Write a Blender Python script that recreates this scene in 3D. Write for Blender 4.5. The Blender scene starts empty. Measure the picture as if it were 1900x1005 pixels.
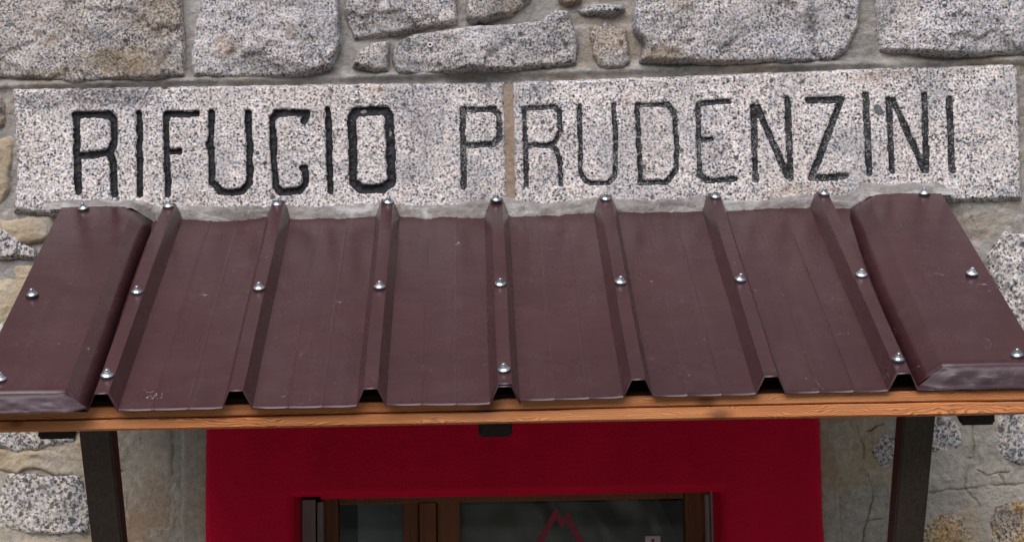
import bpy, bmesh, math, random
import numpy as np
from mathutils import Vector, Matrix

# ------------------------------------------------------------------ camera, sky, sun, exposure
R = math.radians
scene = bpy.context.scene
COL = scene.collection
PW, PH, FPX = 1900.0, 1005.0, 3943.0          # photograph size and focal length in its pixels
CAM = Vector((0.0, -4.835, 2.0))
YAW, PITCH, ROLL = R(0.97), R(6.0), R(1.05)
F = Vector((math.sin(YAW)*math.cos(PITCH), math.cos(YAW)*math.cos(PITCH), math.sin(PITCH)))
R0 = Vector((math.cos(YAW), -math.sin(YAW), 0)); U0 = R0.cross(F)
RC = R0*math.cos(ROLL) - U0*math.sin(ROLL); UC = U0*math.cos(ROLL) + R0*math.sin(ROLL)
cd = bpy.data.cameras.new('camera'); cam = bpy.data.objects.new('camera', cd); COL.objects.link(cam)
cam.matrix_world = Matrix(((RC.x, UC.x, -F.x, CAM.x), (RC.y, UC.y, -F.y, CAM.y), (RC.z, UC.z, -F.z, CAM.z), (0, 0, 0, 1)))
cd.sensor_width = 36; cd.lens = 36*FPX/PW; cd.clip_start = 0.05; cd.clip_end = 2000
scene.camera = cam

SUN_EL, SUN_AZ = R(44), R(196)                 # bright overcast, from above and behind the camera
w = bpy.data.worlds.new('World'); scene.world = w; w.use_nodes = True
wn = w.node_tree; wn.nodes.clear()
sky = wn.nodes.new('ShaderNodeTexSky'); sky.sky_type = 'NISHITA'; sky.sun_disc = False
sky.sun_elevation = SUN_EL; sky.sun_rotation = SUN_AZ; sky.dust_density = 4.0; sky.air_density = 1.0; sky.altitude = 1500
hs = wn.nodes.new('ShaderNodeHueSaturation'); hs.inputs['Saturation'].default_value = 0.55   # cloud cover: nearly colourless
bg = wn.nodes.new('ShaderNodeBackground'); bg.inputs['Strength'].default_value = 0.12
wo = wn.nodes.new('ShaderNodeOutputWorld')
wn.links.new(sky.outputs[0], hs.inputs['Color']); wn.links.new(hs.outputs[0], bg.inputs[0]); wn.links.new(bg.outputs[0], wo.inputs[0])
sl = bpy.data.lights.new('sun', 'SUN'); sl.energy = 1.3; sl.angle = R(50); sl.color = (1.0, 0.955, 0.955)
sun = bpy.data.objects.new('sun', sl); COL.objects.link(sun)
sd = Vector((math.sin(SUN_AZ)*math.cos(SUN_EL), math.cos(SUN_AZ)*math.cos(SUN_EL), math.sin(SUN_EL)))
sun.rotation_euler = (-sd).to_track_quat('-Z', 'Y').to_euler(); sun.location = (0, -3, 8)
vs = scene.view_settings
vs.view_transform = 'Standard'; vs.look = 'None'; vs.gamma = 1; vs.use_curve_mapping = False; vs.exposure = 1.05

# ------------------------------------------------------------------ helpers
def ray(u, v):
    return (F*FPX + RC*(u-PW/2) - UC*(v-PH/2)).normalized()
def W(u, v, y=0.0):                            # where the photograph's point lies on the facade plane at depth y
    d = ray(u, v); k = (y-CAM.y)/d.y
    p = CAM + d*k
    return p.x, p.z
def WP(pts, y=0.0): return [W(a, b, y) for a, b in pts]

def _hash(ix, iy, seed):
    n = (ix.astype(np.int64)*374761393 + iy.astype(np.int64)*668265263 + seed*1442695041) & 0x7fffffff
    n = ((n ^ (n >> 13))*1274126177) & 0x7fffffff
    return ((n ^ (n >> 16)) & 0xffff)/65535.0
def vn(x, y, seed=0):
    ix = np.floor(x); iy = np.floor(y); fx = x-ix; fy = y-iy
    fx = fx*fx*fx*(fx*(fx*6-15)+10); fy = fy*fy*fy*(fy*(fy*6-15)+10)
    a = _hash(ix, iy, seed); b = _hash(ix+1, iy, seed); c = _hash(ix, iy+1, seed); d = _hash(ix+1, iy+1, seed)
    return (a+(b-a)*fx)*(1-fy) + (c+(d-c)*fx)*fy
def fbm(x, y, seed=0, o=4, g=0.5):             # about -1..1
    s = 0; a = 1; t = 0
    for k in range(o):
        s = s + a*(vn(x*2**k, y*2**k, seed+k*17)*2-1); t += a; a *= g
    return s/t

def obj(name, me, mat=None, parent=None, label=None, cat=None, group=None, kind=None):
    o = bpy.data.objects.new(name, me); COL.objects.link(o)
    if mat is not None and me is not None and not me.materials: me.materials.append(mat)
    if parent is not None: o.parent = parent
    for k, v in (('label', label), ('category', cat), ('group', group), ('kind', kind)):
        if v: o[k] = v
    return o
def mesh_np(name, V, Q, smooth=True, sharp=None):
    me = bpy.data.meshes.new(name)
    V = np.asarray(V, dtype=np.float32); Q = np.asarray(Q, dtype=np.int32); n = Q.shape[1]
    me.vertices.add(len(V)); me.vertices.foreach_set('co', V.ravel())
    me.loops.add(Q.size); me.loops.foreach_set('vertex_index', Q.ravel())
    me.polygons.add(len(Q)); me.polygons.foreach_set('loop_start', np.arange(0, Q.size, n, dtype=np.int32))
    me.polygons.foreach_set('use_smooth', np.full(len(Q), smooth))
    me.update(calc_edges=True); me.validate()
    if sharp: me.set_sharp_from_angle(angle=R(sharp))
    return me
def grid_faces(nx, nz, keep=None):             # vertices indexed i*nz+j; outward is -y for x right, z up
    i, j = np.meshgrid(np.arange(nx-1), np.arange(nz-1), indexing='ij')
    a = i*nz+j
    q = np.stack([a, a+nz, a+nz+1, a+1], -1)
    return q[keep] if keep is not None else q.reshape(-1, 4)
def compact(V, Q):
    used = np.unique(Q); m = np.full(len(V), -1, dtype=np.int64); m[used] = np.arange(len(used))
    return V[used], m[Q]
def surface(name, X, Z, P, keep, **kw):        # relief P (towards the viewer) on a grid in the facade plane
    nx, nz = X.shape
    V = np.stack([X.ravel(), -P.ravel(), Z.ravel()], -1)
    V, Q = compact(V, grid_faces(nx, nz, keep))
    return mesh_np(name, V, Q, **kw)
def cellmask(m):                               # vertex mask -> face mask (all four corners)
    return m[:-1, :-1] & m[1:, :-1] & m[:-1, 1:] & m[1:, 1:]
def seg_dist(X, Z, a, b):
    ax, az = a; bx, bz = b; dx, dz = bx-ax, bz-az; L = dx*dx+dz*dz+1e-12
    t = np.clip(((X-ax)*dx+(Z-az)*dz)/L, 0, 1)
    return np.hypot(X-ax-t*dx, Z-az-t*dz)
def poly_sdf(X, Z, poly):                      # positive inside
    d = np.full(X.shape, 1e9); ins = np.zeros(X.shape, bool); n = len(poly)
    for i in range(n):
        a = poly[i]; b = poly[(i+1) % n]
        d = np.minimum(d, seg_dist(X, Z, a, b))
        c = ((a[1] > Z) != (b[1] > Z)) & (X < (b[0]-a[0])*(Z-a[1])/(b[1]-a[1]+1e-15)+a[0])
        ins ^= c
    return np.where(ins, d, -d)
def mkgrid(x0, x1, z0, z1, s):
    x0 = math.floor(x0/s)*s; z0 = math.floor(z0/s)*s
    nx = int(math.ceil((x1-x0)/s))+1; nz = int(math.ceil((z1-z0)/s))+1
    return np.meshgrid(x0+np.arange(nx)*s, z0+np.arange(nz)*s, indexing='ij')
def box(name, x, y, z, bev=0.003, seg=2):
    bm = bmesh.new(); bmesh.ops.create_cube(bm, size=1)
    for v in bm.verts:
        v.co = Vector(((x[0]+x[1])/2+v.co.x*(x[1]-x[0]), (y[0]+y[1])/2+v.co.y*(y[1]-y[0]), (z[0]+z[1])/2+v.co.z*(z[1]-z[0])))
    if bev: bmesh.ops.bevel(bm, geom=list(bm.edges), offset=bev, segments=seg, affect='EDGES', profile=0.6)
    me = bpy.data.meshes.new(name); bm.to_mesh(me); bm.free(); return me
def lathe(name, prof, n=20):
    V = [(r*math.cos(2*math.pi*k/n), r*math.sin(2*math.pi*k/n), h) for r, h in prof for k in range(n)]
    Q = [(i*n+k, i*n+(k+1) % n, (i+1)*n+(k+1) % n, (i+1)*n+k) for i in range(len(prof)-1) for k in range(n)]
    return mesh_np(name, V, Q, sharp=35)

# ------------------------------------------------------------------ materials
class NT:
    def __init__(s, name):
        s.m = bpy.data.materials.new(name); s.m.use_nodes = True; s.t = s.m.node_tree
        s.b = s.t.nodes['Principled BSDF']; s.co = s.n('ShaderNodeTexCoord').outputs['Object']
    def n(s, typ, **kw):
        nd = s.t.nodes.new(typ)
        for k, v in kw.items(): setattr(nd, k, v)
        return nd
    def put(s, sock, v):
        if isinstance(v, bpy.types.NodeSocket): s.t.links.new(v, sock)
        elif v is not None: sock.default_value = v
    def noise(s, scale, detail=3, rough=0.55, vec=None, dist=0.0, lac=2.0):
        nd = s.n('ShaderNodeTexNoise'); s.put(nd.inputs['Vector'], vec or s.co)
        nd.inputs['Scale'].default_value = scale; nd.inputs['Detail'].default_value = detail
        nd.inputs['Roughness'].default_value = rough; nd.inputs['Distortion'].default_value = dist
        return nd
    def vor(s, scale, vec=None, feature='F1'):
        nd = s.n('ShaderNodeTexVoronoi', feature=feature); s.put(nd.inputs['Vector'], vec or s.co); nd.inputs['Scale'].default_value = scale
        return nd
    def ramp(s, fac, stops, interp='LINEAR'):
        nd = s.n('ShaderNodeValToRGB'); s.put(nd.inputs[0], fac); cr = nd.color_ramp; cr.interpolation = interp
        while len(cr.elements) < len(stops): cr.elements.new(0.5)
        for e, (p, c) in zip(cr.elements, stops):
            e.position = p; e.color = (c, c, c, 1) if isinstance(c, (int, float)) else (*c, 1)
        return nd.outputs[0]
    def math(s, op, a, b=None, c=None, clamp=False):
        nd = s.n('ShaderNodeMath', operation=op, use_clamp=clamp)
        s.put(nd.inputs[0], a); s.put(nd.inputs[1], b); s.put(nd.inputs[2], c); return nd.outputs[0]
    def mix(s, fac, a, b, mode='MIX'):
        nd = s.n('ShaderNodeMix', data_type='RGBA', blend_type=mode)
        c = lambda v: (*v, 1) if isinstance(v, tuple) and len(v) == 3 else v
        s.put(nd.inputs[0], fac); s.put(nd.inputs[6], c(a)); s.put(nd.inputs[7], c(b)); return nd.outputs[2]
    def map(s, scale=(1, 1, 1), loc=(0, 0, 0), rot=(0, 0, 0), vec=None):
        nd = s.n('ShaderNodeMapping'); s.put(nd.inputs[0], vec or s.co)
        nd.inputs['Location'].default_value = loc; nd.inputs['Rotation'].default_value = rot; nd.inputs['Scale'].default_value = scale
        return nd.outputs[0]
    def warp(s, scale, amt, vec=None):
        a = s.noise(scale, 2, vec=vec); v = s.n('ShaderNodeVectorMath', operation='MULTIPLY_ADD')
        s.put(v.inputs[0], a.outputs['Color']); v.inputs[1].default_value = (amt,)*3; s.put(v.inputs[2], vec or s.co)
        return v.outputs[0]
    def bump(s, h, dist, strength=1.0, nrm=None):
        nd = s.n('ShaderNodeBump'); s.put(nd.inputs['Height'], h); nd.inputs['Distance'].default_value = dist
        nd.inputs['Strength'].default_value = strength
        if nrm: s.put(nd.inputs['Normal'], nrm)
        return nd.outputs[0]
    def out(s, col=None, rough=None, nrm=None, **kw):
        c = lambda v: (*v, 1) if isinstance(v, tuple) and len(v) == 3 else v
        s.put(s.b.inputs['Base Color'], c(col)); s.put(s.b.inputs['Roughness'], rough); s.put(s.b.inputs['Normal'], nrm)
        for k, v in kw.items(): s.put(s.b.inputs[k.replace('_', ' ')], v)
        return s.m

PXM = (W(1000, 300)[0]-W(900, 300)[0])/100                      # metres per photograph pixel on the facade
DK, TN, PK, OC = (0.03, 0.03, 0.038), (0.23, 0.165, 0.085), (0.42, 0.29, 0.20), (0.36, 0.22, 0.13)
def granite(name, grain=240, cream=(0.50, 0.455, 0.42), grey=(0.27, 0.275, 0.285), black=0.14, dark=0.30,
            stain=(0.34, 0.25, 0.15), stain_amt=0.35, stain_scale=5.0, cloud=0.5, seed=0.0, bump=0.0025, marks=()):
    t = NT(name)
    base = t.map(loc=(seed*3.1, seed*1.7, seed*2.3))
    big = t.math('MULTIPLY', t.math('SUBTRACT', t.noise(8, 5, 0.65, base).outputs[0], 0.5), cloud)   # clouds where dark mica is denser
    sc = lambda c, k: tuple(min(1, v*k) for v in c)
    n1 = t.noise(grain*0.78, 2.5, 0.62, base).outputs[0]; fine = t.noise(grain*2.4, 2, 0.6, base).outputs[0]
    crystals = t.ramp(t.math('ADD', n1, t.math('MULTIPLY', big, 0.35)), [(0.33, (0.035, 0.036, 0.042)), (0.385, sc(grey, 0.5)), (0.445, grey), (0.495, sc(cream, 0.82)), (0.56, cream), (0.68, sc(cream, 1.38))])
    wv = t.warp(grain*1.2, 0.6/grain, base)
    c = t.vor(grain*0.62, wv); sep = t.n('ShaderNodeSeparateColor'); t.put(sep.inputs[0], c.outputs['Color'])
    crystals = t.mix(0.55, crystals, t.mix(sep.outputs[2], (0.86, 0.93, 1.08), (1.12, 1.0, 0.92)), 'MULTIPLY')
    for kk, ext in ((0.24, 0.35), (0.55, 1.0), (1.05, 1.25)):                   # biotite flakes of three sizes
        v = t.vor(grain*kk, wv); sp = t.n('ShaderNodeSeparateColor'); t.put(sp.inputs[0], v.outputs['Color'])
        hit = t.ramp(t.math('ADD', sp.outputs[0], big), [(black*ext, 1.0), (black*ext+0.06, 0.0)])
        dot = t.ramp(t.math('ADD', v.outputs['Distance'], t.math('MULTIPLY', sp.outputs[1], 0.25)), [(0.38, 1.0), (0.55, 0.0)])
        crystals = t.mix(t.math('MULTIPLY', hit, dot), crystals, t.mix(sp.outputs[2], (0.03, 0.03, 0.036), (0.10, 0.10, 0.105)))
    s1 = t.noise(stain_scale, 5, 0.62, base, 0.6).outputs[0]
    sf = t.ramp(s1, [(0.46, 0.0), (0.60, stain_amt)])
    tint = t.mix(0.55, stain, crystals)
    col = t.mix(sf, crystals, t.mix(1.0, tint, t.ramp(fine, [(0.2, 0.7), (0.8, 1.25)]), 'MULTIPLY'))
    s2 = t.noise(stain_scale*1.7, 4, 0.6, t.map(loc=(seed*5+9, 4, 2))).outputs[0]
    col = t.mix(t.ramp(s2, [(0.50, 0.0), (0.64, 0.65)]), col, t.mix(0.45, (0.15, 0.16, 0.18), col))
    sxyz = t.n('ShaderNodeSeparateXYZ'); t.put(sxyz.inputs[0], t.co)
    for (u, v, ru, rv, amt, mc) in marks:                        # stains with a place of their own on the stone
        mx, mz = W(u, v); kx = 1/(ru*PXM); kz = 1/(rv*PXM)
        d_ = t.math('ADD', t.math('POWER', t.math('MULTIPLY', t.math('SUBTRACT', sxyz.outputs[0], mx), kx), 2.0), t.math('POWER', t.math('MULTIPLY', t.math('SUBTRACT', sxyz.outputs[2], mz), kz), 2.0))
        d_ = t.math('ADD', d_, t.math('MULTIPLY', t.math('SUBTRACT', t.noise(30, 5, 0.7, base).outputs[0], 0.5), 2.6))
        m_ = t.math('MULTIPLY', t.ramp(d_, [(0.25, 1.0), (1.0, 0.0)]), t.ramp(t.noise(grain*0.6, 3, 0.6, t.map(loc=(3, 8, 1))).outputs[0], [(0.46, 1.0), (0.60, 0.2)]))
        col = t.mix(t.math('MULTIPLY', m_, amt), col, t.mix(0.25, mc, col))
    h = t.math('ADD', t.math('MULTIPLY', t.noise(grain*0.45, 5, 0.7, base).outputs[0], 1.0), t.math('MULTIPLY', sep.outputs[1], 0.12))
    h2 = t.noise(38, 5, 0.62, base).outputs[0]
    n = t.bump(h, bump); n = t.bump(h2, bump*3.0, 0.9, n)
    return t.out(col, 0.86, n, Specular_IOR_Level=0.25)

def mortar(name, a, b, patch=0.5, bump=0.003, white=0.0, grains=True, tint2=None):
    t = NT(name)
    n1 = t.noise(7, 5, 0.6, dist=0.5).outputs[0]; n2 = t.noise(60, 4, 0.65).outputs[0]; n3 = t.noise(330, 2).outputs[0]
    col = t.mix(t.ramp(n1, [(0.35, 0.0), (0.65, 1.0)]), a, b)
    if tint2:
        col = t.mix(t.ramp(t.noise(4.3, 4, 0.6, t.map(loc=(7, 1, 3))).outputs[0], [(0.5, 0.0), (0.62, 0.85)]), col, tint2)
    col = t.mix(0.8, col, t.ramp(n2, [(0.3, 0.74), (0.7, 1.22)]), 'MULTIPLY')
    if white:
        col = t.mix(t.ramp(t.noise(22, 5, 0.65, t.map(scale=(0.6, 1, 1.6)), 0.8).outputs[0], [(0.5, 0.0), (0.64, white)]), col, (0.72, 0.71, 0.70))
    if grains: col = t.mix(0.8, col, t.ramp(n3, [(0.28, 0.62), (0.42, 1.0), (0.62, 1.0), (0.75, 1.25)]), 'MULTIPLY')
    n = t.bump(n2, bump*1.6, 0.9, t.bump(n3, bump*0.5, 0.9))
    return t.out(col, 0.92, n, Specular_IOR_Level=0.15)

M = {}
M['slab'] = granite('granite_dressed', grain=235, cream=(0.635, 0.582, 0.543), grey=(0.355, 0.345, 0.345), black=0.11, dark=0.26, stain=(0.42, 0.28, 0.19), stain_amt=0.22, stain_scale=4, cloud=0.5, bump=0.0016,
    marks=[(195, 180, 110, 26, 1.0, DK), (80, 190, 50, 22, 0.7, DK), (1700, 135, 120, 14, 0.5, DK), (1240, 165, 60, 20, 0.35, DK), (800, 230, 60, 50, 0.3, DK), (1612, 146, 40, 14, 0.7, PK), (1668, 140, 26, 9, 0.6, PK), (700, 168, 26, 8, 0.5, PK), (1163, 190, 8, 10, 0.8, OC), (1500, 355, 80, 14, 0.5, PK), (60, 270, 30, 50, 0.25, PK), (32, 275, 12, 22, 0.6, TN), (930, 180, 40, 14, 0.3, PK)])
M['g_grey'] = granite('granite_grey', grain=240, cream=(0.48, 0.45, 0.43), grey=(0.24, 0.245, 0.265), black=0.17, dark=0.36, stain_amt=0.3, cloud=0.8, seed=1)
M['g_pale'] = granite('granite_pale', grain=245, cream=(0.51, 0.475, 0.455), grey=(0.29, 0.29, 0.30), black=0.13, dark=0.32, stain_amt=0.25, cloud=0.7, seed=2)
M['g_tan'] = granite('granite_tan_stained', grain=245, cream=(0.46, 0.41, 0.365), grey=(0.25, 0.24, 0.235), black=0.13, dark=0.32, stain=(0.25, 0.17, 0.085), stain_amt=0.8, stain_scale=6, cloud=0.7, seed=3)
M['g_brown'] = granite('granite_brown', grain=250, cream=(0.38, 0.305, 0.24), grey=(0.21, 0.18, 0.155), black=0.11, dark=0.34, stain=(0.27, 0.16, 0.08), stain_amt=0.9, stain_scale=9, cloud=0.6, seed=4)
M['g_coarse'] = granite('granite_coarse', grain=180, cream=(0.56, 0.52, 0.48), grey=(0.25, 0.25, 0.26), black=0.27, dark=0.36, stain_amt=0.4, stain=(0.42, 0.33, 0.2), cloud=0.5, seed=5)
M['g_lichen'] = granite('granite_orange_lichen', grain=190, cream=(0.46, 0.38, 0.27), grey=(0.24, 0.20, 0.15), black=0.24, dark=0.36, stain=(0.50, 0.25, 0.04), stain_amt=1.0, stain_scale=11, cloud=0.5, seed=6)
M['g_one'] = granite('granite_lichen_stained', grain=245, cream=(0.46, 0.415, 0.375), grey=(0.25, 0.24, 0.24), black=0.13, stain=(0.25, 0.17, 0.085), stain_amt=0.45, stain_scale=6, cloud=0.7, seed=3,
    marks=[(240, 120, 110, 34, 0.95, TN), (300, 40, 60, 50, 0.6, TN), (70, 140, 90, 14, 0.6, TN), (90, 80, 30, 14, 0.5, PK)])
M['g_two'] = granite('granite_pale_spalled', grain=245, cream=(0.52, 0.485, 0.465), grey=(0.29, 0.29, 0.30), black=0.13, stain_amt=0.2, cloud=0.7, seed=2, marks=[(415, 88, 24, 26, 0.7, PK), (540, 66, 14, 10, 0.6, PK), (480, 30, 30, 40, 0.4, DK)])
M['g_ten'] = granite('granite_dark_streaked', grain=240, cream=(0.49, 0.46, 0.44), grey=(0.24, 0.245, 0.265), black=0.17, stain_amt=0.25, cloud=0.8, seed=7,
    marks=[(1504, 45, 16, 60, 0.9, DK), (1225, 104, 56, 20, 1.0, TN), (1262, 10, 30, 22, 0.7, TN), (1370, 55, 70, 34, 0.35, DK), (1330, 118, 60, 8, 0.6, TN)])
M['tan_stone'] = mortar('tan_sandy_stone', (0.33, 0.255, 0.17), (0.44, 0.365, 0.265), bump=0.004, tint2=(0.40, 0.36, 0.31))
M['mortar'] = mortar('grey_lime_mortar', (0.20, 0.187, 0.172), (0.31, 0.288, 0.268), white=0.22, tint2=(0.27, 0.225, 0.18), bump=0.0045)
M['mortar_low'] = mortar('tan_grey_mortar', (0.33, 0.30, 0.26), (0.43, 0.385, 0.325), white=0.12, tint2=(0.42, 0.33, 0.225), bump=0.004)
M['plaster'] = mortar('grey_plaster', (0.33, 0.285, 0.235), (0.43, 0.375, 0.31), bump=0.003, tint2=(0.36, 0.25, 0.17))
M['fillet'] = mortar('pale_mortar_fillet', (0.17, 0.15, 0.14), (0.29, 0.265, 0.25), white=0.34, bump=0.004)
M['joint'] = mortar('brown_joint_mortar', (0.24, 0.175, 0.125), (0.33, 0.26, 0.20), bump=0.003)

def letter_paint(name, chalk):
    t = NT(name)
    n = t.noise(230, 3, 0.6).outputs[0]; n2 = t.noise(26, 3).outputs[0]
    f = t.ramp(t.math('ADD', n, t.math('MULTIPLY', t.math('SUBTRACT', n2, 0.5), 0.35)), [(0.62-chalk*0.16, 0.0), (0.70-chalk*0.16, min(1, chalk*1.1))])
    col = t.mix(f, t.ramp(n2, [(0.3, (0.007, 0.0075, 0.010)), (0.7, (0.017, 0.018, 0.022))]), (0.33, 0.31, 0.30))
    return t.out(col, t.ramp(n, [(0.3, 0.5), (0.7, 0.8)]), t.bump(t.noise(140, 4, 0.6).outputs[0], 0.004), Specular_IOR_Level=0.35)
M['ink'] = letter_paint('black_letter_paint', 0.12)
M['ink_worn'] = letter_paint('black_letter_paint_worn', 0.5)

def sheet_paint(name, bare=0.0, rough=0.25):
    t = NT(name)
    n1 = t.noise(5, 4, 0.6).outputs[0]; n2 = t.noise(900, 2).outputs[0]
    streak = t.noise(40, 4, 0.6, t.map(scale=(3, 0.12, 0.12))).outputs[0]
    col = t.mix(t.ramp(n1, [(0.3, 0.0), (0.7, 1.0)]), (0.040, 0.0122, 0.0142), (0.049, 0.0152, 0.0178))
    col = t.mix(0.5, col, t.ramp(n2, [(0.3, 0.85), (0.7, 1.15)]), 'MULTIPLY')
    run = t.noise(30, 4, 0.6, t.map(scale=(1.6, 0.05, 0.05), loc=(4, 0, 0))).outputs[0]      # rain runs down the slope
    col = t.mix(t.ramp(run, [(0.45, 0.0), (0.75, 0.04)]), col, (0.16, 0.12, 0.12))
    col = t.mix(0.55, col, t.ramp(t.noise(2.2, 5, 0.6, t.map(loc=(8, 2, 2))).outputs[0], [(0.3, 0.75), (0.7, 1.25)]), 'MULTIPLY')
    # sparse pale scratches and specks
    sc = t.noise(8, 2, 0.5, t.warp(6, 0.35, t.map(scale=(1, 1, 1), loc=(2, 5, 1)))).outputs[0]
    line = t.ramp(t.math('ABSOLUTE', t.math('SUBTRACT', sc, 0.5)), [(0.0, 1.0), (0.0022, 0.0)])
    gate = t.ramp(t.noise(9, 2, 0.5, t.map(loc=(11, 3, 8))).outputs[0], [(0.62, 0.0), (0.68, 1.0)])
    gate2 = t.ramp(t.noise(120, 2).outputs[0], [(0.48, 0.0), (0.56, 1.0)])
    marks = t.math('MULTIPLY', t.math('MULTIPLY', line, gate), gate2)
    specks = t.ramp(t.noise(150, 1, 0.4, t.map(loc=(1, 9, 4))).outputs[0], [(0.80, 0.0), (0.83, 0.6)])
    col = t.mix(t.math('MAXIMUM', marks, specks), col, (0.34, 0.29, 0.28))
    dust = t.ramp(t.noise(14, 6, 0.7, dist=0.7).outputs[0], [(0.45, 0.0), (0.75, 0.05)])
    col = t.mix(dust, col, (0.24, 0.21, 0.20))
    if bare:
        g = t.ramp(t.noise(70, 5, 0.7, t.map(scale=(0.35, 1, 1.6))).outputs[0], [(0.54, 0.0), (0.72, bare)])
        col = t.mix(g, t.mix(0.35, col, (0.10, 0.085, 0.10)), (0.30, 0.27, 0.29))
    r = t.ramp(t.math('ADD', t.math('MULTIPLY', streak, 0.12), t.math('MULTIPLY', n1, 0.88)), [(0.3, rough-0.05), (0.7, rough+0.09)])
    n = t.bump(t.noise(11, 3, 0.5).outputs[0], 0.0012, 1.0, t.bump(n2, 0.00012, 0.7))
    return t.out(col, r, n, Specular_IOR_Level=0.36)
M['sheet'] = sheet_paint('brown_coated_steel')
M['sheet_bare'] = sheet_paint('brown_coated_steel_scuffed', bare=0.35, rough=0.48)
t = NT('zinc'); oi_ = t.n('ShaderNodeObjectInfo').outputs['Random']
M['zinc'] = t.out(t.ramp(t.math('ADD', t.math('MULTIPLY', t.noise(300, 3).outputs[0], 0.5), t.math('MULTIPLY', oi_, 0.5)), [(0.3, (0.42, 0.44, 0.46)), (0.7, (0.60, 0.62, 0.63))]), t.math('MULTIPLY_ADD', oi_, 0.22, 0.26), Metallic=1.0)
t = NT('black_rubber'); M['rubber'] = t.out((0.02, 0.021, 0.025), 0.55)

def larch(name, z0, knots, off):
    t = NT(name)
    sx = t.n('ShaderNodeSeparateXYZ'); t.put(sx.inputs[0], t.co)
    # knots bend the year rings round them
    bend = None; dark = None
    for kx, kz, kr in knots:
        dx = t.math('SUBTRACT', sx.outputs[0], kx); dz = t.math('SUBTRACT', sx.outputs[2], kz)
        d2 = t.math('ADD', t.math('POWER', t.math('MULTIPLY', dx, 0.45), 2.0), t.math('POWER', dz, 2.0))
        g = t.math('DIVIDE', kr*kr*1.4, t.math('ADD', d2, kr*kr*0.5))
        bend = g if bend is None else t.math('ADD', bend, g)
        dk = t.ramp(t.math('SQRT', d2), [(kr*0.35, 1.0), (kr*1.25, 0.0)])
        dark = dk if dark is None else t.math('MAXIMUM', dark, dk)
    wob = t.noise(3.0, 4, 0.55, t.map(scale=(1.0, 1, 3.0), loc=(off, 0, off))).outputs[0]
    ph = t.math('ADD', t.math('MULTIPLY', sx.outputs[2], 300.0), t.math('MULTIPLY', wob, 34.0))
    ph = t.math('ADD', ph, t.math('MULTIPLY', bend, 6.0))
    ring = t.math('FRACT', ph)
    fib = t.noise(60, 5, 0.65, t.map(scale=(0.07, 1, 4.5))).outputs[0]
    col = t.ramp(ring, [(0.0, (0.60, 0.235, 0.080)), (0.5, (0.52, 0.180, 0.054)), (0.84, (0.16, 0.042, 0.012)), (1.0, (0.50, 0.18, 0.058))])
    col = t.mix(0.8, col, t.ramp(fib, [(0.28, 0.62), (0.72, 1.3)]), 'MULTIPLY')
    big = t.noise(2.6, 4, 0.6, t.map(scale=(1, 1, 5), loc=(off*3, 0, 0))).outputs[0]
    col = t.mix(t.ramp(big, [(0.35, 0.0), (0.65, 0.6)]), col, t.mix(0.5, (0.62, 0.31, 0.15), col))
    col = t.mix(dark, col, t.mix(0.35, (0.075, 0.022, 0.009), col))
    crack = t.ramp(t.noise(30, 3, 0.6, t.map(scale=(0.09, 1, 9), loc=(off, 2, 1))).outputs[0], [(0.27, 0.75), (0.31, 0.0)])
    col = t.mix(crack, col, (0.045, 0.02, 0.01))
    n = t.bump(t.math('ADD', t.math('MULTIPLY', ring, 0.3), fib), 0.0012, 0.9)
    return t.out(col, 0.62, n, Specular_IOR_Level=0.3)
def dark_wood(name, a, b, ax=(6, 6, 0.25), rough=0.6):
    t = NT(name)
    f = t.noise(22, 5, 0.65, t.map(scale=ax)).outputs[0]; g = t.noise(5, 3).outputs[0]
    col = t.mix(t.ramp(f, [(0.3, 0.0), (0.7, 1.0)]), a, b)
    sc = t.ramp(t.noise(16, 4, 0.6, t.map(scale=(5, 5, 0.7), loc=(3, 1, 7))).outputs[0], [(0.70, 0.0), (0.74, 0.7)])
    col = t.mix(sc, col, (0.20, 0.12, 0.06))
    ck = t.ramp(t.noise(12, 4, 0.6, t.map(scale=tuple(k*1.4 for k in ax), loc=(9, 4, 2))).outputs[0], [(0.30, 0.85), (0.35, 0.0)])
    col = t.mix(ck, col, t.mix(0.2, (0.004, 0.003, 0.003), col))
    return t.out(t.mix(0.6, col, t.ramp(g, [(0.3, 0.7), (0.7, 1.3)]), 'MULTIPLY'), rough, t.bump(f, 0.003, 0.9), Specular_IOR_Level=0.35)
M['strut'] = dark_wood('dark_stained_timber', (0.026, 0.017, 0.012), (0.052, 0.036, 0.026))
M['rafter'] = dark_wood('black_brown_timber', (0.010, 0.008, 0.007), (0.022, 0.016, 0.013), ax=(6, 0.25, 6))
M['deck'] = dark_wood('deck_timber', (0.06, 0.032, 0.018), (0.11, 0.06, 0.033), ax=(0.25, 6, 6))
M['door_wood'] = dark_wood('varnished_door_wood', (0.12, 0.042, 0.013), (0.19, 0.072, 0.024), rough=0.42)
M['grey_board'] = dark_wood('weathered_grey_paint', (0.22, 0.20, 0.195), (0.31, 0.285, 0.28), rough=0.7)
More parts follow.
